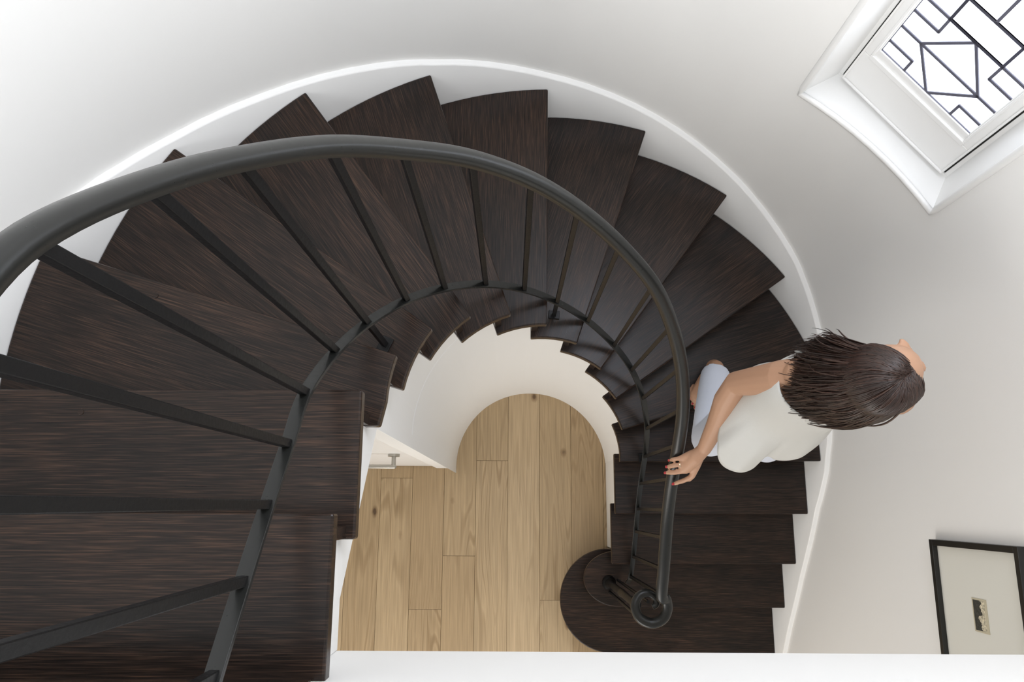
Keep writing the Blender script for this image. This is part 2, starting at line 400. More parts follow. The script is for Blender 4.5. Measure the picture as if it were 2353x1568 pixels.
for i, p in enumerate(loop):
    c2 = Vector((CO.x, CO.y, p.z)); d = (c2-p).normalized()
    t = (loop[(i+1) % len(loop)]-loop[i-1]).normalized(); s = t.cross(d).normalized()
    rws.append([p+d*(.009*math.cos(a))+s*(.011*math.sin(a)) for a in [2*PI*j/8 for j in range(8)]])
rows(bm, rws, closed_u=True, closed_v=True)
link('bead', bm, 'trim', win, smooth=True)
def rect_frame(bm, u0, u1, z0, z1, bw, bh, d0, d1):
    for a in ((u0, u1, z0, z0+bh), (u0, u1, z1-bh, z1), (u0, u0+bw, z0+bh, z1-bh), (u1-bw, u1, z0+bh, z1-bh)):
        box(bm, a[0], a[1], d0, d1, a[2], a[3], WM)
bm = bmesh.new(); rect_frame(bm, -.012, WLEN+.012, 2.34, WZ1+.01, .0235, .022, .026, .07)
link('frame', bm, 'trim', win, bevel=.001)
bm = bmesh.new(); rect_frame(bm, .004, WLEN-.004, 2.355, WZ1-.005, .02, .02, .03, .07)
link('shadow_gap', bm, 'gap', win)
S0, S1, SZ0, SZ1 = .0165, WLEN-.0165, 2.366, WZ1-.016
bm = bmesh.new(); rect_frame(bm, S0, S1, SZ0, SZ1, .0300, .138, .018, .05)
sash = link('sash', bm, 'trim', win, bevel=.003)
bm = bmesh.new(); rect_frame(bm, S0+.001, S1-.001, SZ0+.002, SZ1-.002, .006, .007, .011, .018)
link('sash_moulding', bm, 'trim', sash, bevel=.002)
bm = bmesh.new(); rect_frame(bm, S0+.027, S1-.027, SZ0+.132, SZ1-.132, .008, .018, .015, .032); rect_frame(bm, S0+.0315, S1-.0315, SZ0+.148, SZ1-.148, .008, .028, .022, .032)
link('glazing_bead', bm, 'trim', sash, bevel=.002)
u0, u1, um, uL, uR = .054, .404, .229, .142, .317
v0, v1, v2, v3, v4, v5 = 2.540, 2.587, 2.652, 2.717, 2.770, 2.850
vm = (v0+(SZ1-(v0-SZ0)))/2
dl, dr = .127, .331
half = [[(u0, v0), (uL, v0), (uL, v1), (u0, v1)], [(uR, v0), (u1, v0), (u1, v1), (uR, v1)],
        [(u0, v1), (uL, v1), (uL, v0), (um, v0), (dl, v2), (u0, v2)], [(u1, v1), (uR, v1), (uR, v0), (um, v0), (dr, v2), (u1, v2)],
        [(dl, v2), (um, v0), (dr, v2)], [(dl, v2), (dr, v2), (um, v4)],
        [(u0, v2), (dl, v2), (um, v4), (uL, v4), (uL, v3), (u0, v3)], [(u1, v2), (dr, v2), (um, v4), (uR, v4), (uR, v3), (u1, v3)],
        [(u0, v3), (uL, v3), (uL, v4), (u0, v4)], [(uR, v3), (u1, v3), (u1, v4), (uR, v4)],
        [(uL, v4), (uR, v4), (uR, v5), (uL, v5)], [(u0, v4), (uL, v4), (uL, vm), (u0, vm)], [(uR, v4), (u1, v4), (u1, vm), (uR, vm)],
        [(uL, v5), (um, v5), (um, vm), (uL, vm)], [(um, v5), (uR, v5), (uR, vm), (um, vm)]]
cells = half+[[(u, 2*vm-v) for u, v in c] for c in half]
edges = set()
for c in cells:
    bm = bmesh.new()
    fr = [bm.verts.new(WM @ Vector((u, .030, v))) for u, v in c]; bk = [bm.verts.new(WM @ Vector((u, .034, v))) for u, v in c]
    n = len(c); bm.faces.new(fr); bm.faces.new(bk[::-1])
    for i in range(n): bm.faces.new((fr[i], fr[(i+1) % n], bk[(i+1) % n], bk[i]))
    link('pane', bm, 'glass', win)
    for i in range(n):
        a, b2 = c[i], c[(i+1) % n]; edges.add(tuple(sorted(((round(a[0], 4), round(a[1], 4)), (round(b2[0], 4), round(b2[1], 4))))))
bm = bmesh.new()
for a, b2 in edges:
    A = Vector((a[0], 0, a[1])); B = Vector((b2[0], 0, b2[1])); d = (B-A).normalized(); s = Vector((-d.z, 0, d.x)); w = .0040
    vs = [WM @ (p+Vector((0, y, 0))) for p in (A-d*.002+s*w, A-d*.002-s*w, B+d*.002-s*w, B+d*.002+s*w) for y in (.0265, .0300)]
    vv = [bm.verts.new(v) for v in vs]
    for f in ((0, 2, 4, 6), (1, 7, 5, 3), (0, 1, 3, 2), (2, 3, 5, 4), (4, 5, 7, 6), (6, 7, 1, 0)): bm.faces.new([vv[i] for i in f])
link('leading', bm, 'lead', win)
bm = bmesh.new(); box(bm, -.1, WLEN+.1, .09, .12, 2.2, WZ1+.15, WM)
link('outer_screen', bm, 'gap', win)

# ------------------------------------------------------------------ inner drum wall
def drum_r(a): return R_STRING-.0125*max(0, min(1, (a-2.2)/.9))
def under(k): return k*RISE-.034
drum = []                                        # (xy, z_top) going from the foot of the stair round to the door corner
BACK = .05
for k in range(2, 5):                            # straight right-hand part
    y0 = nose[k][0].y+BACK; y1 = nose[k+1][0].y+BACK
    if k == 2: y0 = -.235
    drum += [(Vector((XR, y0)), under(k)), (Vector((XR, y1)), under(k))]
th = {k: ang(nose[k][0], CI) for k in range(5, 16)}
th[15] = PI*.985
for k in range(5, 15):
    a0 = th[k]+BACK/R_STRING; a1 = th[k+1]+BACK/R_STRING
    if k == 5: a0 = max(a0, .0)
    drum += [(pol(CI, drum_r(a0+(a1-a0)*i/6), a0+(a1-a0)*i/6), under(k)) for i in range(7)]
bm = bmesh.new()
Vt = [bm.verts.new((*p, z)) for p, z in drum]; Vb = [bm.verts.new((*p, 0)) for p, z in drum]
for i in range(len(drum)-1):
    if (drum[i][0]-drum[i+1][0]).length < 1e-5: continue
    bm.faces.new((Vb[i], Vb[i+1], Vt[i+1], Vt[i]))
tag(link('wall_drum', bm, 'plaster', smooth=True, auto=50), kind='structure')
bm = bmesh.new()                                 # faint horizontal plaster joint
a0, a1 = math.radians(112), math.radians(178)
rows(bm, [[(*pol(CI, drum_r(a0+(a1-a0)*i/24)-dx, a0+(a1-a0)*i/24), 2.005+dz) for dx, dz in ((-.004, -.004), (.0025, 0), (-.004, .004))] for i in range(25)], closed_u=True)
tag(link('trim_1', bm, 'trim', smooth=True), kind='structure')

# wall under the upper flight, with door
YD = CI.y
bm = bmesh.new(); box(bm, -.44, XL, YD, YD+.08, 0, 2.62); box(bm, CO.x-R_WALL, -1.20, YD, YD+.08, 0, 2.62); box(bm, CO.x-R_WALL, -.44, YD, YD+.08, 2.06, 2.62)
tag(link('wall_under_stair', bm, 'plaster', bevel=.004), kind='structure')
bm = bmesh.new(); box(bm, -1.20, -.443, YD+.012, YD+.05, .006, 1.155); box(bm, -1.20, -.443, YD+.012, YD+.05, 1.159, 2.056)
door = tag(link('door_1', bm, 'trim', bevel=.003), kind='structure')
HX, HZ = -.520, 1.085
bm = bmesh.new()
mt = Matrix.Translation((HX, YD+.012, HZ)) @ Matrix.Rotation(PI/2, 4, 'X')
bmesh.ops.create_cone(bm, cap_ends=True, segments=28, radius1=.026, radius2=.026, depth=.012, matrix=mt @ Matrix.Translation((0, 0, .006)))
bmesh.ops.create_cone(bm, cap_ends=True, segments=18, radius1=.0095, radius2=.0095, depth=.052, matrix=mt @ Matrix.Translation((0, 0, .034)))
tube(bm, [(HX+.004, YD-.044, HZ), (HX-.06, YD-.044, HZ), (HX-.13, YD-.044, HZ)], .0095, 14)
link('lever_handle', bm, 'steel', door, smooth=True, auto=40)

# landing and fascia
YF = -.268
bm = bmesh.new(); box(bm, XL-.04, CO.x+R_WALL, -2.6, YF, 2.95, LAND_Z-.03)
tag(link('wall_landing_fascia', bm, 'plaster', bevel=.004), kind='structure')
bm = bmesh.new(); box(bm, CO.x-R_WALL, CO.x+R_WALL, -2.6, YF-.05, LAND_Z-.03, LAND_Z)
tag(link('floor_landing', bm, 'wood', bevel=.004), kind='structure')

# ------------------------------------------------------------------ staircase
stair = tag(empty('staircase', (CO.x, CO.y, 0)), 'dark-stained wooden winder staircase curving around a white drum wall', 'staircase')
TH = .034
def off_line(a, b, d):
    """shift a nosing line backwards (up-stairs) by d; returns new end points"""
    t = (b-a).normalized(); n = Vector((-t.y, t.x))
    return a+n*d, b+n*d
def circ_hit(a, b, c, r, far=True):
    d = (b-a).normalized(); w = a-c; bb = w.dot(d); cc = w.length_squared-r*r
    s = math.sqrt(max(0, bb*bb-cc)); return a+d*(-bb+s if far else (-bb-s))
def up_dir(k):
    a, b = nose[k]; t = (b-a).normalized(); n = Vector((-t.y, t.x))     # inner->outer turned left = up-stairs on this winding
    return n
def tread_outline(k):
    a, b = nose[k]
    if k == 17: return [a, b, b+Vector((0, -.06)), a+Vector((0, -.06))]
    na_, nb_ = nose[k+1]
    ba, bb = off_line(na_, nb_, BACK)
    if k <= 2:
        ba.x = XR-.0
    if k == 1:
        pts = [Vector((.53, -.772)), b, Vector((b.x, bb.y)), Vector((XR+.01, bb.y))]
        c = Vector((.535, -.504)); r = .268
        cap = [pol(c, r, -PI/2-(PI*.97)*i/28) for i in range(29)]
        return [b, Vector((b.x, bb.y)), Vector((.62, bb.y)), Vector((.62, -.24)), ]+cap[::-1]
    if k == 2:
        nose2 = nose[2][1].y
        cap = [Vector((.555+.177*math.cos(t), -.3785+(.138)*math.sin(t))) for t in [-PI/2-(PI*.94)*i/26 for i in range(27)]]
        cap = [Vector((p.x, nose2+.138+(p.y+.3785))) for p in cap]
        return [b, Vector((b.x, bb.y)), Vector((.60, bb.y))]+cap[::-1]
    pts = [a]
    # inner return edge from the nosing back to the tail
    if 5 <= k <= 14:
        aa = ang(a, CI)
        tail = circ_hit(bb, ba, CI, R_NOSE, True) if k+1 < 15 else ba
        if k+1 < 15:
            t = circ_hit(ba, bb, CI, R_NOSE, True); at_ = ang(t, CI)
            inner = [pol(CI, R_NOSE, aa+(at_-aa)*i/6) for i in range(7)]
            if k == 5: inner[0] = a
        else:
            inner = [pol(CI, R_NOSE, aa+(PI*.985-aa)*i/6) for i in range(7)]+[Vector((nose[15][0].x, ba.y))]
        oa = ang(b, CO); tb = circ_hit(ba, bb, CO, R_TREAD, True) if k+1 < 15 else None
        if tb is not None: ob = ang(tb, CO); outer = [pol(CO, R_TREAD, oa+(ob-oa)*i/10) for i in range(11)]
        else: outer = [pol(CO, R_TREAD, oa+(PI-oa)*i/10) for i in range(11)]+[Vector((CO.x-R_TREAD, ba.y))]
        if k == 5: outer[0] = b
        return [inner[0]]+outer+inner[:0:-1]
    # straight flights
    return [a, b, Vector((b.x, bb.y)), Vector((a.x, ba.y))]
treads = {}
for k in range(1, 18):
    pts = tread_outline(k)
    a, b = nose[k]; t = (b-a).normalized(); rz = math.atan2(t.y, t.x)
    R = Matrix.Rotation(-rz, 2)
    loc = Vector((a.x, a.y, k*RISE))
    bm = bmesh.new(); prism(bm, [R @ (p-a) for p in pts], -TH, 0)
    o = link('tread', bm, 'wood', stair, loc=loc, rotz=rz, bevel=.0045)
    treads[k] = o
    # riser below this tread's nosing
    ra, rb = off_line(a, b, .026); 
    if 5 <= k <= 15: ra = ra+(rb-ra).normalized()*.022
    else: ra = ra+(rb-ra).normalized()*.022
    qa, qb = off_line(ra, rb, .022)
    if k not in (1, 2):
        bm = bmesh.new(); prism(bm, [R @ (p-a) for p in (ra, rb, qb, qa)], -RISE+.0005, -TH)
        link('riser', bm, 'wood', stair, loc=loc, rotz=rz)
    else:
        c = Vector((.535, -.504)) if k == 1 else Vector((.555, nose[2][1].y+.138))
        bm = bmesh.new()
        if k == 1: cap = [pol(c, .235, -PI/2-(PI*.97)*i/28) for i in range(29)]
        else: cap = [Vector((c.x+.155*math.cos(t_), c.y+.115*math.sin(t_))) for t_ in [-PI/2-(PI*.94)*i/26 for i in range(27)]]
        pts = [Vector((b.x, a.y+.024)), Vector((b.x, a.y+.05)), Vector((.62, a.y+.05)), Vector((.62, cap[-1].y))]+cap[::-1]
        prism(bm, [R @ (p-a) for p in pts], -RISE+.0005, -TH)
        link('riser', bm, 'wood', stair, loc=loc, rotz=rz)
for k, px in ((15, (186, 947)), (14, (358, 680)), (10, (1236, 701)), (8, (1387, 812)), (11, (1132, 685)), (13, (760, 838))):
    p = at(*px, k*RISE)
    bm = bmesh.new(); bmesh.ops.create_cone(bm, cap_ends=True, segments=14, radius1=.0062, radius2=.0058, depth=.0016)
    o = link('screw_plug', bm, 'wood', treads[k])
    o.matrix_parent_inverse = Matrix(); o.location = treads[k].matrix_basis.inverted() @ Vector((p.x, p.y, k*RISE+.0006))
# string of the upper flight (vertical white face) and its soffit
prof = [(YD+.03, 2.60), (.186, 2.629), (-.177, 2.951), (YF+.001, 2.950), (YF+.001, under(16)), (nose[16][0].y-BACK, under(16)), (nose[16][0].y-BACK, under(15)), (nose[15][0].y-BACK, under(15)), (nose[15][0].y-BACK, under(14)), (YD+.03, under(14))]
bm = bmesh.new()
A = [bm.verts.new((XL, y, z)) for y, z in prof]; B = [bm.verts.new((XL-.04, y, z)) for y, z in prof]; n = len(prof)
bm.faces.new(A); bm.faces.new(B[::-1])
for i in range(n): bm.faces.new((A[i], A[(i+1) % n], B[(i+1) % n], B[i]))
link('string', bm, 'plaster', stair)
bm = bmesh.new()
s = [(YD+.08, 2.59), (.186, 2.632), (-.177, 2.958), (-2.6, 2.958)]
strip(bm, [(XL-.02, y, z) for y, z in s], [(CO.x-R_WALL, y, z) for y, z in s])
link('soffit', bm, 'plaster', stair)

# ------------------------------------------------------------------ iron railing
RB = .475; RC = Vector((.118, .196))
KZ = [(2.73, .570, 1.335), (3.16, .675, 1.395), (3.66, .770, 1.460), (4.10, .845, 1.525), (4.58, .945, 1.620), (5.08, 1.075, 1.745), (5.81, 1.238, 1.905), (6.58, 1.405, 2.09), (7.33, 1.545, 2.275), (8.07, 1.665, 2.45), (8.91, 1.815, 2.61), (9.73, 1.98, 2.785), (10.49, 2.15, 2.955), (11.30, 2.325, 3.125), (12.1, 2.5, 3.29), (12.84, 2.665, 3.455), (13.61, 2.835, 3.618), (14.27, 2.985, 3.757), (15.04, 3.145, 3.898), (15.47, 3.228, 3.975), (15.91, 3.308, 4.06), (16.36, 3.387, 4.14), (16.82, 3.465, 4.22), (17.3, 3.54, 4.295)]
XY = [(.593, -.348), (.593, -.246), (.593, -.125), (.593, -.02), (.593, .094), (.593, .208), (.577, .317), (.535, .424), (.47, .515), (.386, .588), (.273, .645), (.152, .67), (.038, .664), (-.078, .629), (-.181, .565), (-.258, .486), (-.317, .387), (-.347, .293), (-.357, .187), (-.357, .092), (-.357, -.003), (-.357, -.103), (-.357, -.205), (-.357, -.31)]
rail = tag(empty('stair_railing', (.504, -.391, .4)), 'black iron stair balustrade with rounded handrail curling into a scroll', 'railing')
top_pts = [Vector((x, y, z[2]+.009)) for (x, y), z in zip(XY, KZ)]
bot_pts = [Vector((x, y, z[1])) for (x, y), z in zip(XY, KZ)]
zs_ = 1.285
scroll = [(.566, -0.399, zs_), (.579, -0.390, zs_), (.578, -0.369, zs_), (.553, -0.352, zs_), (.522, -0.360, zs_), (.505, -0.394, zs_), (.519, -0.435, zs_), (.560, -0.454, zs_+.002), (.599, -0.438, zs_+.008), (.614, -0.404, zs_+.018), (.607, -0.369, zs_+.034)]
scroll = [(.560+(x-.560)*1.14, -.397+(y+.397)*1.12, z) for x, y, z in scroll]
hp = catmull([Vector(p) for p in scroll]+top_pts, 7)
NS = len(scroll)*7
sc = [(.55+.45*min(1, i/45)+.15*max(0, min(1, (i-60)/20))) if i < NS+28 else 1.15-.47*min(1, (i-NS-28)/95) for i in range(len(hp))]
W = .0205
hprof = [(-W*.8, -.010), (W*.8, -.010), (W*.86, -.004), (W, .002), (W*.97, .010), (W*.8, .0175), (W*.5, .022), (0, .0237), (-W*.5, .022), (-W*.8, .0175), (-W*.97, .010), (-W, .002), (-W*.86, -.004)]
bm = bmesh.new(); sweep(bm, hp, hprof, sc)
link('handrail', bm, 'rail', rail, smooth=True, auto=50)
bp_ = catmull([Vector((.590, -.385, .49)), Vector((.593, -.365, .545))]+bot_pts, 6)
bm = bmesh.new(); sweep(bm, bp_, [(-.0115, -.004), (.0115, -.004), (.0115, .004), (-.0115, .004)])
link('bottom_rail', bm, 'rail', rail, bevel=.001)
def bar_between(p, q, w, tang):
    bm = bmesh.new(); t = Vector((tang.x, tang.y, 0)).normalized(); s = Vector((-t.y, t.x, 0)); h = w/2
    rows(bm, [[c+t*a+s*b for a, b in ((-h, -h), (h, -h), (h, h), (-h, h))] for c in (p, q)], closed_u=True, cap=True)
    return bm
for i in range(len(bot_pts)):
    tg = bot_pts[min(i+1, len(bot_pts)-1)]-bot_pts[max(0, i-1)]
    o = link('baluster', bar_between(bot_pts[i]-Vector((0, 0, .003)), top_pts[i]-Vector((0, 0, .006)), .0135, tg), 'iron', rail, bevel=.0012)
    bm = bmesh.new(); bmesh.ops.create_icosphere(bm, subdivisions=1, radius=.0085, matrix=Matrix.Translation(bot_pts[i]+Vector((0, 0, .002))) @ Matrix.Diagonal((1, 1, .6, 1)))
    link('weld', bm, 'iron', o, smooth=True)
for i, k in ((11, 9), (16, 13), (5, 5)):                          # feet down to the treads
    b0 = bot_pts[i]; z = k*RISE
    tg = bot_pts[i+1]-bot_pts[i-1]
    p = Vector((b0.x, b0.y, z)); 
    ft = link('rail_foot', bar_between(p+Vector((0, 0, .006)), b0, .013, tg), 'iron', rail)
    t = Vector((tg.x, tg.y, 0)).normalized(); bm = bmesh.new()
    box(bm, -.02, .02, -.015, .015, 0, .008, Matrix.Translation(p) @ Matrix.Rotation(math.atan2(t.y, t.x), 4, 'Z'))
    link('foot_plate', bm, 'iron', ft, bevel=.0015)
NX, NY = .506, -.393
bm = bmesh.new(); lathe(bm, [(.034, .4), (.036, .408), (.034, .424), (.024, .432), (.021, .445), (.026, .455), (.027, .468), (.021, .48), (.0165, .50), (.0165, .85), (.019, .86), (.019, .875), (.0165, .885), (.0165, 1.21), (.021, 1.225), (.022, 1.262), (.018, 1.279)], 24, (NX, NY, 0))
nw = link('newel_post', bm, 'iron', rail, smooth=True, auto=50)
bm = bmesh.new(); lathe(bm, [(.007, .405), (.007, 1.278)], 10, (NX+.004, NY-.046, 0)); link('newel_bar', bm, 'iron', nw, smooth=True, auto=50)
bm = bmesh.new(); lathe(bm, [(.007, .405), (.007, 1.278)], 10, (NX+.046, NY+.012, 0)); link('newel_bar', bm, 'iron', nw, smooth=True, auto=50)

# ------------------------------------------------------------------ framed picture on the right wall
XW = CO.x+R_WALL
pic = tag(empty('framed_picture', (XW, -.325, 1.84)), 'square black picture frame with wide cream mount on the right wall', 'picture')
py0, py1, pz0, pz1 = -.545, -.108, 1.835, 2.285; fw = .019
bm = bmesh.new()
for a in ((py0, py1, pz0, pz0+fw), (py0, py1, pz1-fw, pz1), (py0, py0+fw, pz0+fw, pz1-fw), (py1-fw, py1, pz0+fw, pz1-fw)): box(bm, XW-.024, XW-.001, a[0], a[1], a[2], a[3])
link('frame', bm, 'frame', pic, bevel=.001)
bm = bmesh.new(); box(bm, XW-.008, XW-.002, py0+fw-.002, py1-fw+.002, pz0+fw-.002, pz1-fw+.002); mo = link('mount', bm, 'mat', pic)
cy, cz = -.322, 2.052
bm = bmesh.new(); box(bm, XW-.0095, XW-.008, cy-.049, cy+.049, cz-.036, cz+.036); pp = link('print_paper', bm, 'paper', pic)
bm = bmesh.new(); box(bm, -.0003, .0003, -.044, .044, -.028, .028)
o = link('print', bm, 'prt', pic, loc=(XW-.0098, cy, cz-.002))

# ------------------------------------------------------------------ person descending
per = tag(empty('person', (.93, .34, 1.0)), 'barefoot person with long brown hair descending, right hand on the handrail', 'person')
V3 = Vector
sh_r = at(1842, 862, 2.345); el_r = at(1694, 882, 2.085); wr = at(1618, 1032, 1.795)
pel = V3((.885, .315, 1.97)); chest = V3((.89, .335, 2.22)); nk = V3((.925, .335, 2.375))
sh_l = V3((1.09, .30, 2.33)); hc = at(2030, 862, 2.585)
FD = V3((.80, .60, .02)).normalized(); UPH = V3((.18, .0, 1)); UPH = (UPH-FD*UPH.dot(FD)).normalized(); SD = FD.cross(UPH)
HM = Matrix((SD, FD, UPH)).transposed()          # columns: side, forward, up
b = bmesh.new()
# torso
for c, rx, ry in ((V3((.885, .315, 1.93)), .155, .115),):
    ellipsoid(b, c, .16, .115, .12)
ax = V3((0, 1, 0))
tube(b, [(.885, .315, 1.95), (.885, .32, 2.07), (.888, .33, 2.18), (.895, .337, 2.28), (.905, .338, 2.335)], [.140, .122, .132, .135, .10], 20, flat=(ax, .74))
tube(b, [sh_r, (.90, .34, 2.36), sh_l], [.050, .062, .050], 12)
tube(b, [(.905, .338, 2.33), nk, hc-UPH*.075-FD*.015], [.058, .047, .047], 12)
# head
ellipsoid(b, hc+UPH*.015-FD*.008, .074, .092, .092, HM, 20)
ellipsoid(b, hc-UPH*.045+FD*.028, .056, .062, .072, HM, 16)
ellipsoid(b, hc-UPH*.098+FD*.022, .022, .020, .018, HM, 10)
tube(b, [hc+FD*.083+UPH*.008, hc+FD*.104-UPH*.030], [.008, .014], 8)
ellipsoid(b, hc-UPH*.068+FD*.084, .024, .010, .010, HM, 10)
for s in (-1, 1):
    ellipsoid(b, hc+SD*(s*.074)-UPH*.015-FD*.005, .008, .018, .030, HM, 10)
    ellipsoid(b, hc+SD*(s*.030)+FD*.080+UPH*.022, .022, .012, .008, HM, 8)
# right arm
tube(b, [sh_r+V3((.02, 0, -.005)), sh_r.lerp(el_r, .3), sh_r.lerp(el_r, .7), el_r, el_r.lerp(wr, .25)+V3((-.006, .004, 0)), el_r.lerp(wr, .6), wr], [.054, .052, .045, .041, .041, .034, .025], 14)
# right hand laid over the rail
kn = [at(1566, 1053, 1.752), at(1572, 1067, 1.746), at(1578, 1082, 1.733), at(1590, 1095, 1.715)]      # pinky .. index knuckles
pip = [at(1551, 1055, 1.747), at(1550, 1070, 1.737), at(1550, 1086, 1.722), at(1571, 1105, 1.692)]
tip = [at(1541, 1058, 1.716), at(1535, 1073, 1.702), at(1532, 1087, 1.688), at(1550, 1112, 1.664)]
palm_c = [wr.lerp(k, .35) for k in kn]
tube(b, [wr, (wr*.55+(kn[1]+kn[2])*.225)+V3((0, 0, .004)), (kn[1]+kn[2])/2-V3((0, 0, .006))], [.024, .027, .023], 12)
for i, r in enumerate((.0082, .009, .0095, .0095)):
    tube(b, [wr.lerp(kn[i], .15), wr.lerp(kn[i], .6), kn[i]], [.014, .0145, .0115], 10)
    mid = pip[i].lerp(tip[i], .5)+(V3((-.002, 0, .002)))
    tube(b, [kn[i], kn[i].lerp(pip[i], .5)+V3((0, 0, .002)), pip[i], mid, tip[i]], [r*1.1, r*.98, r, r*.9, r*.78], 10)
th0 = wr.lerp(kn[3], .45); rx_ = .625
tube(b, [th0, th0+V3((-.008, -.022, -.016)), V3((th0.x-.014, th0.y-.047, th0.z-.036)), V3((th0.x-.022, th0.y-.062, th0.z-.060))], [.014, .0125, .0105, .0085], 10)
# left arm hanging forward
el_l = V3((1.09, .335, 2.08)); wr_l = V3((1.045, .285, 1.86))
tube(b, [sh_l, sh_l.lerp(el_l, .5), el_l, el_l.lerp(wr_l, .4), wr_l], [.045, .040, .034, .033, .023], 12)
hd = (wr_l-el_l).normalized()
tube(b, [wr_l, wr_l+hd*.05, wr_l+hd*.085], [.022, .030, .026], 10, flat=(V3((1, 0, 0)), .5))
for j in range(4):
    o_ = V3((0, .024-.016*j, -.008+.004*j)); L = (.062, .076, .082, .074)[j]
    q0 = wr_l+hd*.085+o_
    tube(b, [q0, q0+hd*L*.5+V3((-.004, 0, -.004)), q0+hd*L*.9+V3((-.014, 0, -.016))], [.0085, .008, .007], 8)
tube(b, [wr_l+hd*.03+V3((-.01, -.024, 0)), wr_l+hd*.065+V3((-.02, -.038, 0)), wr_l+hd*.09+V3((-.024, -.040, -.006))], [.012, .010, .008], 8)
# legs
hip_r, kn_r, an_r = V3((.82, .31, 1.93)), V3((.748, .245, 1.60)), V3((.868, .570, 1.300))
hip_l, kn_l, an_l = V3((.965, .30, 1.93)), V3((.99, .23, 1.50)), V3((1.045, .40, 1.095))
for h, k_, a_ in ((hip_r, kn_r, an_r), (hip_l, kn_l, an_l)):
    tube(b, [h, h.lerp(k_, .5), k_, k_.lerp(a_, .35), k_.lerp(a_, .7), a_], [.080, .066, .052, .052, .040, .034], 14)
def foot(ankle, heel, toe, side, z, lift):
    d = (toe-heel); d.z = 0; L = d.length; d.normalize(); s = V3((-d.y, d.x, 0))*side      # s towards the big toe
    hz = z+lift
    tube(b, [ankle, V3((heel.x, heel.y, hz+.036))+d*.035], [.034, .034], 12)
    tube(b, [V3((heel.x, heel.y, hz+.030))+d*.028, V3((heel.x, heel.y, 0))+d*(L*.45)+V3((0, 0, z+lift*.5+.034)), V3((heel.x, heel.y, 0))+d*(L*.74)+V3((0, 0, z+.022))], [.030, .036, .034], 12, flat=(V3((0, 0, 1)), .8))
    tube(b, [ankle+d*.01, V3((heel.x, heel.y, 0))+d*(L*.5)+V3((0, 0, z+lift*.5+.042))], [.034, .028], 10)
    toes = []
    for i in range(5):
        o_ = s*(.027-.0145*i); L1 = L*(.70-.018*i*i*.35); L2 = L*(1.0-.012*i-.014*i*i*.8)
        base = V3((heel.x, heel.y, z+.015))+d*L1+o_*1.05; tipp = V3((heel.x, heel.y, z+.0105))+d*L2+o_*1.25
        r = .0135 if i == 0 else .0098-.0006*i
        tube(b, [base, base.lerp(tipp, .55)+V3((0, 0, .003)), tipp], [r*1.15, r, r*.85], 8); toes.append((tipp, d, r))
    return toes
heel_r = at(1642, 832, 1.235); toe_r = V3((heel_r.x-.105, heel_r.y-.195, 1.2))
t_r = foot(an_r, heel_r, toe_r, 1, 1.2, .04)
t_l = foot(an_l, V3((1.06, .455, 1.0)), V3((1.02, .235, 1.0)), -1, 1.0, .0)
body = remeshed('body', b, 'skin', .0042, per, 4, .4)
# eyes, nails, ring
for s in (-1, 1):
    bm = bmesh.new(); ellipsoid(bm, hc+SD*(s*.030)+FD*.076+UPH*.006, .0125, .0125, .010, HM, 10); e = link('eye', bm, 'eye', body, smooth=True)
    bm = bmesh.new(); ellipsoid(bm, hc+SD*(s*.030)+FD*.0865+UPH*.006, .0055, .003, .0055, HM, 8); link('iris', bm, 'iris', body, smooth=True)
for i in range(4):
    d = (tip[i]-pip[i]).normalized(); bm = bmesh.new()
    up = V3((-.5, 0, .85)); up = (up-d*up.dot(d)).normalized(); sd = d.cross(up)
    ellipsoid(bm, tip[i]+up*.0062+d*.002, .0052, .0075, .0018, Matrix((sd, d, up)).transposed(), 10)
    link('fingernail', bm, 'nail', body, smooth=True)
for (tp, d, r) in t_r:
    bm = bmesh.new(); sd = V3((-d.y, d.x, 0))
    ellipsoid(bm, tp+V3((0, 0, r*.78)), r*.55, r*.7, .0018, Matrix((sd, d, V3((0, 0, 1)))).transposed(), 8)
    link('toenail', bm, 'nail', body, smooth=True)
d = (pip[1]-kn[1]).normalized(); c = kn[1].lerp(pip[1], .45)+V3((0, 0, .002)); a1_ = d.cross(V3((0, 0, 1))).normalized(); a2_ = d.cross(a1_)
bm = bmesh.new()
rows(bm, [[c+(a1_*math.cos(t)+a2_*math.sin(t))*(.0098+dr_)+d*dd for dr_, dd in ((-.001, -.0022), (.0006, -.0022), (.0006, .0022), (-.001, .0022))] for t in [2*PI*i/24 for i in range(24)]], closed_u=True, closed_v=True)
tag(link('ring', bm, 'gold', body, smooth=True, auto=40), 'thin gold ring on finger')
# trousers
b = bmesh.new()
ellipsoid(b, (.887, .312, 1.95), .172, .135, .12)
hem_r = kn_r.lerp(an_r, .90)
tube(b, [hip_r, hip_r.lerp(kn_r, .5), kn_r, kn_r.lerp(an_r, .35), kn_r.lerp(an_r, .7), hem_r], [.100, .088, .072, .068, .064, .060], 18, ends=False)
tube(b, [hip_l, hip_l.lerp(kn_l, .5), kn_l, kn_l.lerp(an_l, .4), kn_l.lerp(an_l, .9)], [.100, .086, .070, .064, .060], 18, ends=False)
remeshed('trousers', b, 'trous', .008, per, 5)
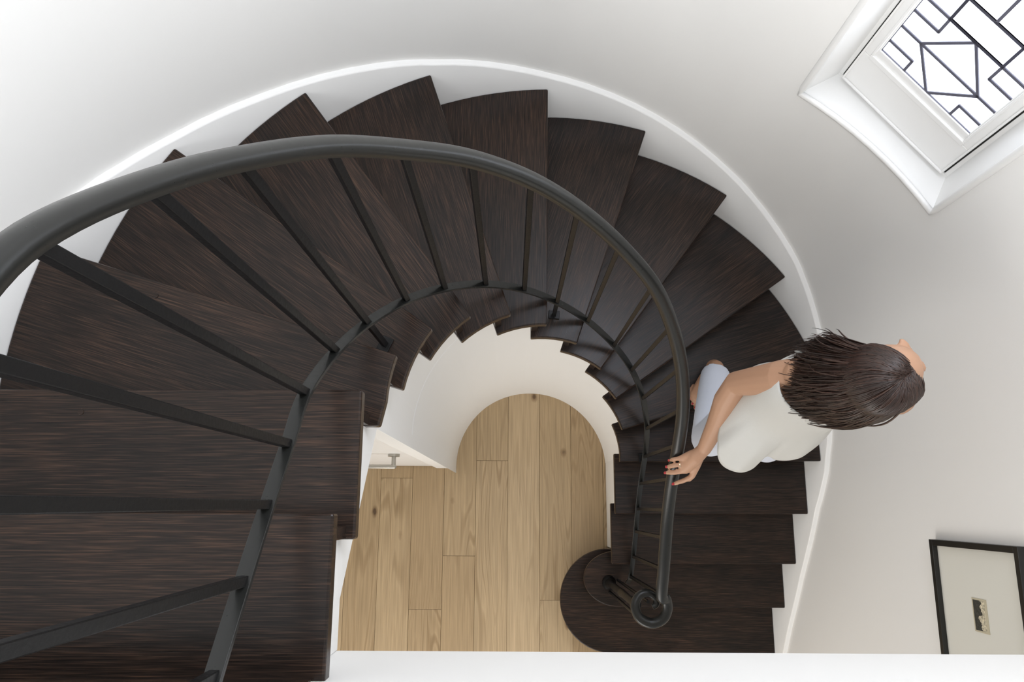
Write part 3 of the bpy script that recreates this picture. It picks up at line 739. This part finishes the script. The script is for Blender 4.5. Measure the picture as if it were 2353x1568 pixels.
# loose top with waved hem
hem = catmull([V3((x, y, 0)) for x, y in ((.685, .225), (.680, .165), (.705, .122), (.748, .104), (.80, .118), (.838, .156), (.875, .147), (.925, .146), (.975, .165), (1.04, .215), (1.075, .30), (1.045, .40), (.96, .465), (.86, .475), (.78, .435), (.725, .37), (.70, .30))], 5, closed=True)
cen = V3((.865, .305, 0))
def ell(cx, cy, rx, ry, z):
    out = []
    for p in hem:
        a = math.atan2((p.y-cen.y), (p.x-cen.x)); out.append(V3((cx+rx*math.cos(a), cy+ry*math.sin(a), z)))
    return out
n_h = len(hem)
hemz = [1.935+.012*math.sin(i*.55) for i in range(n_h)]
waist = ell(.885, .32, .150, .118, 2.11); chest_r = ell(.895, .333, .152, .118, 2.215); bust = ell(.90, .336, .150, .115, 2.28)
top_r = ell(.903, .338, .140, .108, 2.318)
rws = [[V3((p.x, p.y, hemz[i])) for i, p in enumerate(hem)]]
for t in (.25, .5, .75):
    rws.append([V3((p.x, p.y, hemz[i])).lerp(waist[i], t) + (V3((p.x, p.y, 0))-cen)*(.02*math.sin(PI*t)) for i, p in enumerate(hem)])
rws += [waist, chest_r, bust, top_r]
bm = bmesh.new(); rows(bm, rws, closed_u=True)
top = link('top', bm, 'shirt', per, smooth=True)
md = top.modifiers.new('sub', 'SUBSURF'); md.levels = 1; md.render_levels = 2
md = top.modifiers.new('thick', 'SOLIDIFY'); md.thickness = .003
for s, sh in ((0, V3((.845, .345, 2.41))), (1, V3((.985, .32, 2.405)))):
    f_ = V3((sh.x+.01, .235, 2.30)); k_ = V3((sh.x-.005, .440, 2.30))
    path = catmull([f_, V3((sh.x, .275, 2.375)), sh, V3((sh.x, .405, 2.38)), k_], 5)
    bm = bmesh.new()
    rws = []
    for i, p in enumerate(path):
        t = (path[min(i+1, len(path)-1)]-path[max(0, i-1)]).normalized(); sdv = V3((1, 0, 0)); upv = sdv.cross(t)
        rws.append([p+sdv*a_-upv*b_ for a_, b_ in ((-.018, -.002), (.018, -.002), (.018, .003), (-.018, .003))])
    rows(bm, rws, closed_u=True, cap=True); link('strap', bm, 'shirt', top, smooth=True)
# hair: cap plus hanging locks
b = bmesh.new()
ellipsoid(b, hc+UPH*.020-FD*.024, .081, .089, .0945, HM, 24)
for i in range(2600):
    phi = random.choice((-1, 1))*math.radians(random.uniform(70, 180))
    e0, e1 = math.radians(random.uniform(66, 89)), math.radians(random.uniform(-25, 5))
    depth = random.uniform(.985, 1.05); part = FD*random.uniform(-.012, .020)
    pts = []
    hcc = hc+UPH*.018-FD*.014
    for s in range(8):
        t = s/7; e = e0+(e1-e0)*t; ph = phi*(1+.12*t) if abs(phi) < 2.6 else phi
        d = FD*(math.cos(e)*math.cos(ph)*.098)+SD*(math.cos(e)*math.sin(ph)*.086)+UPH*(math.sin(e)*.100)
        d = d+part*((1-t)**2)
        pts.append(hcc+d*depth)
    L = random.triangular(.13, .38, .33); out = (pts[-1]-hcc); out.z = 0; out.normalize()
    sway = V3((random.gauss(0, .011), random.gauss(0, .011), 0))+out*random.uniform(.0, .025)+V3((-.014, .052, 0))
    p = pts[-1]; wv = out.cross(V3((0, 0, 1)))*random.uniform(.002, .007)+FD*.003
    for s in range(1, 9):
        t = s/8; pts.append(p+V3((0, 0, -L*t))+sway*(t**1.3)+out*(.022*math.sin(PI*t))+wv*(math.sin(4.5*t+phi*2)-math.sin(phi*2))*t)
    r0 = random.uniform(.0014, .0027)
    tube(b, pts, [r0*.5, r0*.9]+[r0]*6+[r0*f for f in (1, 1, .97, .92, .82, .66, .45, .2)], 4, ends=False)
link('hair', b, 'hair', per, smooth=True)
